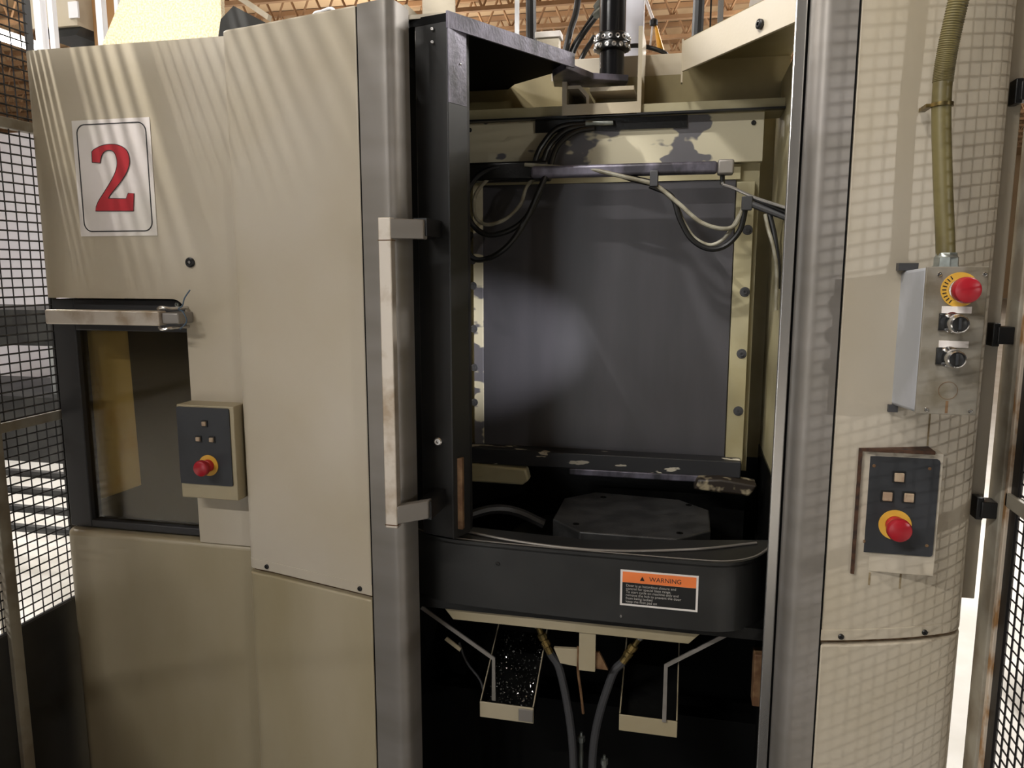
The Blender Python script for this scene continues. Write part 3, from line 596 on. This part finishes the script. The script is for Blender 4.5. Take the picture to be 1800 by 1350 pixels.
# ------------------------------------------------------------------ black apron with rail
fa = thing('front_apron', 'curved black apron below the chamber opening with warning label', 'apron', (-.2, 1.6, .86))
AP = spline2([(-.66, 1.66), (-.60, 1.607), (-.55, 1.577), (-.48, 1.559), (-.30, 1.549), (-.11, 1.546), (.05, 1.546), (.105, 1.556), (.15, 1.588), (.182, 1.64), (.204, 1.70)], 6)
m = MB(); m.prism(AP + [(x + (.012 if x < -.3 else -.012), y + .012) for x, y in AP[::-1]], .857, 1.006); m.build('apron_skin', 'black_apron', fa)
LIP = [(x, y + .012, 1.004) for x, y in AP[6:-4]]
MB().tube(LIP, .0032, 8).build('edge_bead', 'steel', fa)
m = MB(); m.prism(AP[4:] + [(.204, 1.73), (-.2, 1.64), (-.62, 1.68)], .996, 1.000); m.build('apron_top', 'black_apron', fa)
MB().tube(spline([(-.478, 1.625, 1.003), (-.359, 1.590, 1.003), (-.230, 1.573, 1.003), (-.11, 1.582, 1.003), (.043, 1.63, 1.003), (.165, 1.695, 1.003)]), .003, 8).build('inner_bead', 'steel', fa)
screw(-.385, 1.553, .962, .005, 'black_rubber', fa); screw(-.115, 1.546, .873, .003, 'steel_bright', fa)
m = MB(); m.prism([(-.530, .845), (-.498, .806), (.026, .806), (.062, .845)], 1.585, 1.605, 'y'); m.build('support_rail', 'cream_dark', fa, bevel=.001)
MB().box((-.209, 1.590, .715), (-.173, 1.602, .807)).build('rail_stem', 'cream_dark', fa)
MB().prism([(-.267, .757), (-.209, .760), (-.209, .718), (-.252, .722)], 1.598, 1.606, 'y').build('rail_gusset', 'cream_dark', fa)
MB().prism([(-.173, .757), (-.165, .757), (-.145, .718), (-.173, .718)], 1.598, 1.606, 'y').build('rail_gusset', 'rust_streak', fa)
wl = thing('warning_label', 'orange and black warning label in white frame stuck on the apron', 'label', (-.04, 1.546, .899))
MB().box((-.118, 1.5440, .898), (.041, 1.5462, .976)).build('label_plate', 'label_white', wl)
MB().box((-.1135, 1.5434, .9025), (.0365, 1.5441, .949)).build('text_field', 'label_black', wl)
MB().box((-.1135, 1.5434, .9495), (.0365, 1.5441, .9725)).build('header', 'orange', wl)
MB().prism([(-.0775, .9555), (-.068, .9555), (-.0727, .9650)], 1.5430, 1.5435, 'y').build('warning_triangle', 'label_black', wl)
text_mesh('header_lettering', 'WARNING', .0135, (-.0585, 1.5432, .9556), 'black_print', wl, .0002)
for k, t in enumerate(('Door is at hazardous closure and', 'control for special base range.', 'To start cycle on machine only and', 'remove the hub to prevent the door', 'from being locked', 'keep the foot pad on')):
    text_mesh('body_lettering', t, .0076, (-.106, 1.5432, .9405 - k * .0070), 'label_text', wl, .0002)

# ------------------------------------------------------------------ trays, bars and hoses under the apron
def tray(name, label, x0, x1, z0, z1, y0=1.62, deep=.22):
    e = thing(name, label, 'tray', ((x0 + x1) / 2, y0 + .1, z0))
    MB().box((x0, y0, z0), (x1, y0 + .004, z1)).build('front_lip', 'cream_dark', e, bevel=.0015)
    for x in (x0, x1 - .003):
        MB().prism([(y0 + .004, z0), (y0 + deep, z0 + .11), (y0 + deep, z1 + .13), (y0 + .004, z1)], x, x + .003, 'x').build('side_wall', 'black_oily', e)
        MB().tube([(x + .0015, y0 + .004, z1), (x + .0015, y0 + deep, z1 + .13)], .0016, 6).build('rim', 'cream_dark', e)
    MB().prism([(y0 + .004, z0), (y0 + deep, z0 + .11), (y0 + deep, z0 + .113), (y0 + .004, z0 + .003)], x0 + .003, x1 - .003, 'x').build('bottom', 'black_oily', e)
    return e
tA_ = tray('chip_tray', 'cream chip tray holding wet swarf under the apron rail', -.446, -.317, .551, .590)
MB().box((-.352, 1.617, .556), (-.318, 1.6205, .586)).build('worn_patch', 'steel', tA_, bevel=.001)
tray('chip_tray', 'clean cream chip tray under the apron below the warning label', -.120, .009, .563, .602)
sw = bmesh.new()
for _ in range(520):
    t = random.random(); p = Vector((-.438 + .115 * random.random(), 1.63 + t * .2, .562 + t * .105 + .002)); s = .0012 + .0028 * random.random()
    q = [sw.verts.new(p + Vector((random.uniform(-s, s), random.uniform(-s, s), random.uniform(0, s * 1.6)))) for _ in range(4)]
    for f in ((0, 1, 2), (0, 2, 3), (0, 1, 3), (1, 2, 3)): sw.faces.new([q[i] for i in f])
q = MB(); q.bm.free(); q.bm = sw; tag(q.build('swarf', 'swarf', smooth=False), 'wet metal swarf lying in the chip tray', 'swarf', kind='stuff')
def flatbar(name, label, pts, w=.009, y=1.615, m='steel'):
    b = MB(); n = len(pts); P = [Vector(p) for p in pts]; a, c = [], []
    for i in range(n):
        t = (P[min(i + 1, n - 1)] - P[max(i - 1, 0)]).normalized(); k = Vector((-t.y, t.x)) * w / 2; a.append(P[i] + k); c.append(P[i] - k)
    b.prism([tuple(p) for p in a] + [tuple(p) for p in c[::-1]], y, y + .004, 'y'); return tag(b.build(name, m), label, 'bracket')
flatbar('bent_bar', 'bent steel bar reaching down into the swarf tray', [(-.585, .812), (-.411, .704), (-.411, .60)])
flatbar('bent_bar', 'bent steel bar reaching down into the clean tray', [(.107, .822), (-.020, .734), (-.020, .60)])
MB_ = MB(); MB_.prism([(-.525, .742), (-.490, .718), (-.494, .710), (-.531, .735)], 1.62, 1.624, 'y'); tag(MB_.build('name_tag', 'cream_dark'), 'small cream tag beside the bent bar', 'tag')
def hyd(label, top, mid, low, end):
    e = thing('hydraulic_hose', label, 'hose', (end[0], 1.63, end[1]))
    d = Vector((mid[0] - top[0], 0, mid[1] - top[1])).normalized(); p = Vector((top[0], 1.63, top[1]))
    MB().lathe(p - d * .012, d, [(0, .008), (.012, .009), (.014, .0085), (.016, .006)], 12).build('elbow_nut', 'steel_bright', e)
    MB().lathe(p, d, [(0, .0065), (.02, .0065), (.022, .0105), (.034, .0105), (.036, .008), (.040, .008), (.042, .0105), (.052, .0105), (.054, .009), (.075, .009)], 10).build('swivel_fitting', 'brass', e)
    MB().tube(spline([p + d * .07, (mid[0] + d.x * .03, 1.632, mid[1] + d.z * .03), (low[0], 1.64, low[1]), (end[0], 1.645, end[1])]), .0095, 10).build('hose', 'hose_gray', e)
hyd('black hydraulic hose with brass fitting beside the swarf tray', (-.311, .790), (-.268, .702), (-.228, .50), (-.222, .25))
hyd('black hydraulic hose with brass fitting leaning from the clean tray side', (-.080, .786), (-.126, .706), (-.178, .51), (-.180, .25))
hose('oil_line', 'thin brown oil line hanging from the rail stem', [(-.212, 1.60, .765), (-.212, 1.60, .71), (-.204, 1.60, .65), (-.20, 1.61, .60)], .003, 'rust_streak', 'pipe')
hose('cable', 'thin black cable drooping behind the bent bar beside the swarf tray', [(-.52, 1.7, .69), (-.50, 1.7, .64), (-.465, 1.69, .605), (-.452, 1.68, .58)], .003, 'hose_gray', 'cable')
m = MB(); m.box((.165, 1.62, .66), (.203, 1.66, .78)); tag(m.build('cover_plate', 'rust_streak', bevel=.003), 'small brown plate in the dark below the apron end', 'plate')
for k, (x, z, lb) in enumerate(((-.21, .51, 'bright pipe nut between the two hydraulic hoses'), (-.155, .46, 'bright pipe nut low beside the leaning hydraulic hose'))):
    b = MB(); b.lathe((x, 1.66, z - .4), (0, 0, 1), [(0, .006), (.385, .006), (.388, .009), (.4, .009), (.402, .004), (.41, .003)], 10); tag(b.build('pipe_nut', 'zinc'), lb, 'fitting')
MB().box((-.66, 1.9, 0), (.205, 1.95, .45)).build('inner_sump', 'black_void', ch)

# ------------------------------------------------------------------ switch box and conduit
sb = thing('switch_box', 'grey steel switch box with red mushroom button and two selector switches', 'switch box', (.416, 1.44, 1.365))
MB().prism([(1.362, 1.364), (1.362, 1.601), (1.515, 1.594), (1.515, 1.350)], .3705, .4585, 'x').build('body', 'box_gray', sb, bevel=.006)
MB().box((.3705, 1.3575, 1.3635), (.4605, 1.3635, 1.6015)).build('face_plate', 'box_face', sb, bevel=.001)
MB().prism([(.363, 1.340), (.379, 1.340), (.379, 1.353), (.363, 1.353)], 1.495, 1.515, 'y').build('mounting_lug', 'hose_gray', sb)
MB().prism([(.360, 1.595), (.392, 1.595), (.392, 1.608), (.360, 1.608)], 1.485, 1.515, 'y').build('mounting_lug', 'hose_gray', sb)
for x, z in ((.3895, 1.590), (.4545, 1.590), (.3865, 1.371), (.4515, 1.371)): screw(x, 1.3575, z, .0035, 'chrome', sb, d=.003)
m = MB(); m.lathe((.4205, 1.3575, 1.5655), (0, -1, 0), [(0, .0275), (.0015, .0275), (.0015, .017), (.001, .016)], 36); yr = m.build('yellow_ring', 'yellow_ring', sb)
for k in range(9):
    a = R(125 + k * 14); c, s_ = math.cos(a), math.sin(a); x, z = .4205 + .0225 * c, 1.5655 + .0225 * s_
    m = MB(); m.prism([(x + c * .003 - s_ * .0008, z + s_ * .003 + c * .0008), (x - c * .003 - s_ * .0008, z - s_ * .003 + c * .0008), (x - c * .003 + s_ * .0008, z - s_ * .003 - c * .0008), (x + c * .003 + s_ * .0008, z + s_ * .003 - c * .0008)], 1.3555, 1.3562, 'y'); m.build('ring_mark', 'black_print', yr)
m = MB(); m.lathe((.4205, 1.357, 1.5655), (0, -1, 0), [(0, .0165), (.006, .0165), (.007, .014), (.012, .014), (.013, .012), (.024, .012)], 28); m.build('button_collar', 'steel_bright', sb)
m = MB(); m.lathe((.4205, 1.357, 1.5655), (0, -1, 0), [(.020, .012), (.022, .0185), (.026, .0205), (.036, .0205), (.041, .0185), (.043, .0135), (.044, .002)], 32); m.build('mushroom_button', 'red_button', sb)
for z in (1.5135, 1.4585):
    m = MB(); m.box((.397, 1.3545, z + .0145), (.440, 1.358, z + .0255)); m.build('tag_plate', 'paper', sb, bevel=.0005)
    m = MB(); m.lathe((.4125, 1.3575, z), (0, -1, 0), [(0, .0165), (.003, .0165), (.004, .0145), (.020, .0135), (.022, .0145), (.040, .0145), (.043, .0135), (.044, .0115), (.041, .011)], 28); k = m.build('selector_barrel', 'chrome', sb)
    m = MB(); m.lathe((.4125, 1.3575, z), (0, -1, 0), [(.036, .0112), (.0415, .0112), (.042, .010)], 24); m.build('selector_knob', 'black_rubber', k)
    m = MB(); m.box((.4105, 1.3125, z - .009), (.4145, 1.317, z + .009)); m.build('knob_ridge', 'panel_black', k, bevel=.001)
    m = MB(); m.box((.394, 1.3535, z - .013), (.402, 1.3575, z + .014)); m.build('selector_base', 'black_rubber', k)
n = 40; m = MB(); r0, r1 = .0145, .0138
m.poly([(.4165 + r * math.cos(2 * math.pi * i / n), 1.3570, 1.403 + r * math.sin(2 * math.pi * i / n)) for r in (r0, r1) for i in range(n)] + [(.4165 + r * math.cos(2 * math.pi * i / n), 1.3576, 1.403 + r * math.sin(2 * math.pi * i / n)) for r in (r0, r1) for i in range(n)],
       [f for i in range(n) for j in [(i + 1) % n] for f in ((i, j, n + j, n + i), (2 * n + i, 2 * n + j, j, i), (n + i, n + j, 3 * n + j, 3 * n + i))]); m.build('knockout_ring', 'rust_streak', sb)
m = MB(); m.box((.4145, 1.3571, 1.366), (.4185, 1.3577, 1.386)); m.build('rust_run', 'rust_streak', sb)

cd = thing('cable_conduit', 'ribbed olive flexible conduit entering the top of the grey switch box', 'conduit', (.42, 1.46, 1.6))
path = spline([(.4225, 1.445, 1.615), (.419, 1.449, 1.66), (.4105, 1.455, 1.75), (.4015, 1.462, 1.87), (.404, 1.463, 1.95), (.417, 1.455, 2.06), (.436, 1.45, 2.2), (.46, 1.48, 2.5)], 14)
MB().tube(path, .0150, 16).build('sleeve', 'conduit', cd)
for i in range(48, len(path) - 20, 1):
    for f in (0., .5):
        p = path[i].lerp(path[i + 1], f); t = (path[i + 1] - path[i]).normalized()
        MB().lathe(p, t, [(-.0018, .0150), (0, .0162), (.0018, .0150)], 14).build('rib', 'conduit', cd)
MB().lathe((.4235, 1.445, 1.599), (0, 0, 1), [(0, .021), (.004, .021), (.004, .0195), (.018, .0195), (.020, .0175), (.026, .0165)], 8).build('connector_nut', 'zinc', cd)
b = MB(); b.lathe((.4025, 1.461, 1.868), (0, 0, 1), [(-.003, .0158), (-.003, .0172), (.003, .0172), (.003, .0158)], 24); b.box((.378, 1.462, 1.865), (.388, 1.505, 1.871)); b.build('strap', 'brass', cd)

# ------------------------------------------------------------------ fences
def mesh_panel(x, y0, y1, z0, z1, py=.030, pz=.0225, r=.0021):
    b = MB()
    def bar(a, c):
        a, c = Vector(a), Vector(c); d = (c - a).normalized()
        u = Vector((1, 0, 0)) * r; w = d.cross(Vector((1, 0, 0))) * r
        v = [b.bm.verts.new(p + k) for p in (a, c) for k in (u, w, -u, -w)]
        for i in range(4): b.bm.faces.new((v[i], v[(i + 1) % 4], v[4 + (i + 1) % 4], v[4 + i]))
    for i in range(int((y1 - y0) / py) + 1): bar((x, y0 + i * py, z0), (x, y0 + i * py, z1))
    for i in range(int((z1 - z0) / pz) + 1): bar((x + r, y0, z0 + i * pz), (x + r, y1, z0 + i * pz))
    return b
fA = thing('mesh_fence', 'black wire mesh fence with pale rails beside the numbered cabinet', 'fence', (-1.58, .9, 0))
FX = -1.582
o = mesh_panel(FX, -.4, 1.66, .72, 2.4).build('wire_mesh', 'fence_wire', fA, smooth=False); o['kind'] = 'stuff'
o = mesh_panel(FX, -.4, 1.66, 3.33, 3.9, .3, .030, .0038).build('shadow_bars', 'fence_wire', fA, smooth=False); o['kind'] = 'stuff'  # thick bars added above the view to cast stripes on the covers
o = mesh_panel(FX, -.4, 1.66, 2.4, 3.32, .3, .080, .0045).build('shadow_bars', 'fence_wire', fA, smooth=False); o['kind'] = 'stuff'  # sparser bars added above the view for wider stripes on the cabinet
for y in (-.42, 1.435): MB().box((FX - .015, y, 0), (FX + .015, y + .032, 3.9)).build('post', 'fence_frame', fA, bevel=.002)
for z in (1.212, 1.925, 3.88): MB().box((FX - .012, -.4, z), (FX + .012, 1.66, z + .024)).build('rail', 'fence_frame', fA, bevel=.002)
for z0, z1 in ((2.74, 2.86), (3.29, 3.34)): MB().box((FX - .004, -.4, z0), (FX + .004, 1.66, z1)).build('shadow_band', 'fence_frame', fA)  # unseen bands added to cast broad shadows on the cabinet front
MB().box((FX - .003, 1.655, .72), (FX + .003, 1.675, 3.9)).build('edge_bar', 'fence_wire', fA)
MB().box((FX - .006, -.4, 0), (FX + .004, 1.66, .722)).build('kick_plate', 'black_paint', fA)
MB().tube([(FX, -.4, .724), (FX, 1.66, .724)], .005, 8).build('kick_plate_edge', 'hose_gray', fA)
fB = thing('mesh_gate', 'black wire mesh gate with rust stained frame hinged beside the switch box cover', 'gate', (.615, .9, 0))
GX = .616
o = mesh_panel(GX, .0, 1.60, .1, 2.6).build('wire_mesh', 'fence_wire', fB, smooth=False); o['kind'] = 'stuff'
MB().box((.600, 1.605, 0), (.634, 1.665, 2.62)).build('post', 'fence_frame', fB, bevel=.003)
MB().box((.606, 1.590, 0), (.630, 1.605, 2.62)).build('gate_stile', 'fence_frame_rusty', fB, bevel=.002)
MB().box((.612, 1.562, .1), (.620, 1.590, 2.6)).build('edge_bar', 'fence_wire', fB)
MB().box((.606, .0, 1.148), (.630, 1.60, 1.176)).build('rail', 'fence_frame', fB, bevel=.002)
MB().box((.606, .0, 2.58), (.630, 1.60, 2.61)).build('rail', 'fence_frame', fB, bevel=.002)
MB().box((.604, -.03, 0), (.632, .0, 2.62)).build('gate_stile', 'fence_frame', fB, bevel=.002)
for z in (1.916, 1.474, 1.133):
    m = MB(); m.box((.565, 1.618, z - .022), (.578, 1.65, z + .022)); m.box((.572, 1.612, z - .017), (.600, 1.65, z + .016)); m.build('hinge', 'black_rubber', fB, bevel=.002)

# ------------------------------------------------------------------ machine body and background
MB().box((-.99, 2.32, 0), (.55, 3.9, 1.98)).build('machine_body', 'machine_gray', ch)
hp = thing('hopper_plate', 'speckled pale sloping hopper plate standing on top of the numbered cabinet', 'hopper', (-1.65, 2.4, 2.1))
MB().prism([(-1.93, 2.10), (-1.46, 2.10), (-1.46, 2.62), (-1.40, 2.75), (-1.64, 2.75), (-1.90, 2.33)], 2.3, 2.32, 'y').build('plate', 'granular', hp)
MB().box((-1.93, 2.32, 2.1), (-1.46, 2.5, 2.3)).build('plate_base', 'granular', hp)
hd_ = thing('sheet_hood', 'dark hood with cream rim behind the bulged front cover', 'hood', (-1.35, 2.25, 2.1))
MB().prism([(-1.455, 2.1), (-1.25, 2.1), (-1.25, 2.32), (-1.355, 2.375), (-1.40, 2.34)], 2.2, 2.5, 'y').build('shell', 'machine_dark', hd_)
MB().prism([(-1.375, 2.415), (-1.24, 2.325), (-1.235, 2.34), (-1.37, 2.43)], 2.19, 2.21, 'y').build('rim', 'cream', hd_)
cl = thing('cable_clip', 'small white cable clip on the edge of the bulged cover', 'clip', (-.9, 1.8, 2.1))
MB().tube(spline([(-.905, 1.80, 2.1), (-.90, 1.80, 2.19), (-.875, 1.80, 2.205), (-.84, 1.80, 2.20), (-.83, 1.80, 2.1)]), .004, 8).build('loop', 'white_paint', cl)
MB().prism([(-.93, 2.1), (-.87, 2.1), (-.88, 2.19), (-.925, 2.195)], 1.81, 1.82, 'y').build('plate', 'paper', cl)
for x, y, w, lb in ((-2.425, 2.6, .03, 'pale steel post behind the fence, paired with the thin one'), (-2.385, 2.62, .022, 'thin pale steel post behind the fence'), (-2.155, 2.6, .026, 'pale steel post between the beam and hopper plate'), (-2.08, 2.6, .016, 'slim pale post touching the hopper plate')):
    m = MB(); m.box((x - w / 2, y, 0), (x + w / 2, y + w, 4.0)); tag(m.build('steel_post', 'white_paint'), lb, 'post')
bb = thing('duct_box', 'cream duct box with brown board behind the pale posts', 'box', (-2.85, 3.3, 2.6))
MB().box((-3.02, 3.2, 2.70), (-2.77, 3.5, 3.0)).build('body', 'cream', bb); MB().box((-2.77, 3.3, 2.62), (-2.62, 3.5, 3.1)).build('board', 'brown_board', bb)
MB().prism([(-2.98, 2.70), (-2.77, 2.70), (-2.80, 2.665), (-2.95, 2.655)], 3.22, 3.45, 'y').build('underside', 'machine_dark', bb)
MB().box((-2.805, 3.19, 2.73), (-2.755, 3.2, 2.80)).build('socket', 'white_paint', bb)
for x in (-2.9, -2.7): MB().box((x - .02, 3.42, 0), (x + .02, 3.46, 2.7)).build('leg', 'machine_gray', bb)
pw = thing('partition_wall', 'bright white partition standing behind the wire fence', 'partition', (-8, 7, 0))
for k in range(6): MB().box((-12.4 + k * 1.5, 7.0, .02), (-12.4 + k * 1.5 + 1.48, 7.05, 3.0)).build('panel', 'wall_far', pw, bevel=.005)
bgm = thing('far_machine', 'dark machine with grey door and green lamp behind the wire fence', 'machine', (-5.2, 5.5, 0))
MB().box((-6.6, 5.2, 0), (-3.6, 6.2, .55)).build('base', 'machine_dark', bgm); MB().box((-6.6, 5.4, .95), (-3.6, 6.2, 1.25)).build('body', 'machine_dark', bgm)
MB().box((-5.2, 5.38, .55), (-3.9, 5.41, .95)).build('door', 'machine_gray', bgm); MB().box((-5.0, 5.35, 1.25), (-4.9, 5.45, 1.4)).build('status_lamp', 'machine_green', bgm)
ld = thing('pipe_rack', 'dark horizontal pipes on a low rack behind the fence', 'rack', (-2.9, 3.0, 0))
for k in range(4): MB().tube([(-3.8, 3.0 + k * .1, .34 + k * .06), (-2.1, 3.0 + k * .1, .34 + k * .06)], .022, 8).build('pipe', 'machine_dark', ld)
for x in (-3.6, -2.3): MB().box((x - .03, 2.98, 0), (x + .03, 3.34, .32)).build('stand', 'machine_dark', ld)
bg2 = thing('floor_motor', 'dark grey motor standing on the bright floor beyond the gate', 'motor', (1.45, 2.9, 0))
MB().lathe((1.62, 2.95, .78), (0, 1, 0), [(0, .10), (.01, .13), (.3, .13), (.32, .1)], 20).build('housing', 'machine_dark', bg2); MB().box((1.52, 2.98, 0), (1.72, 3.22, .66)).build('stand', 'machine_gray', bg2)
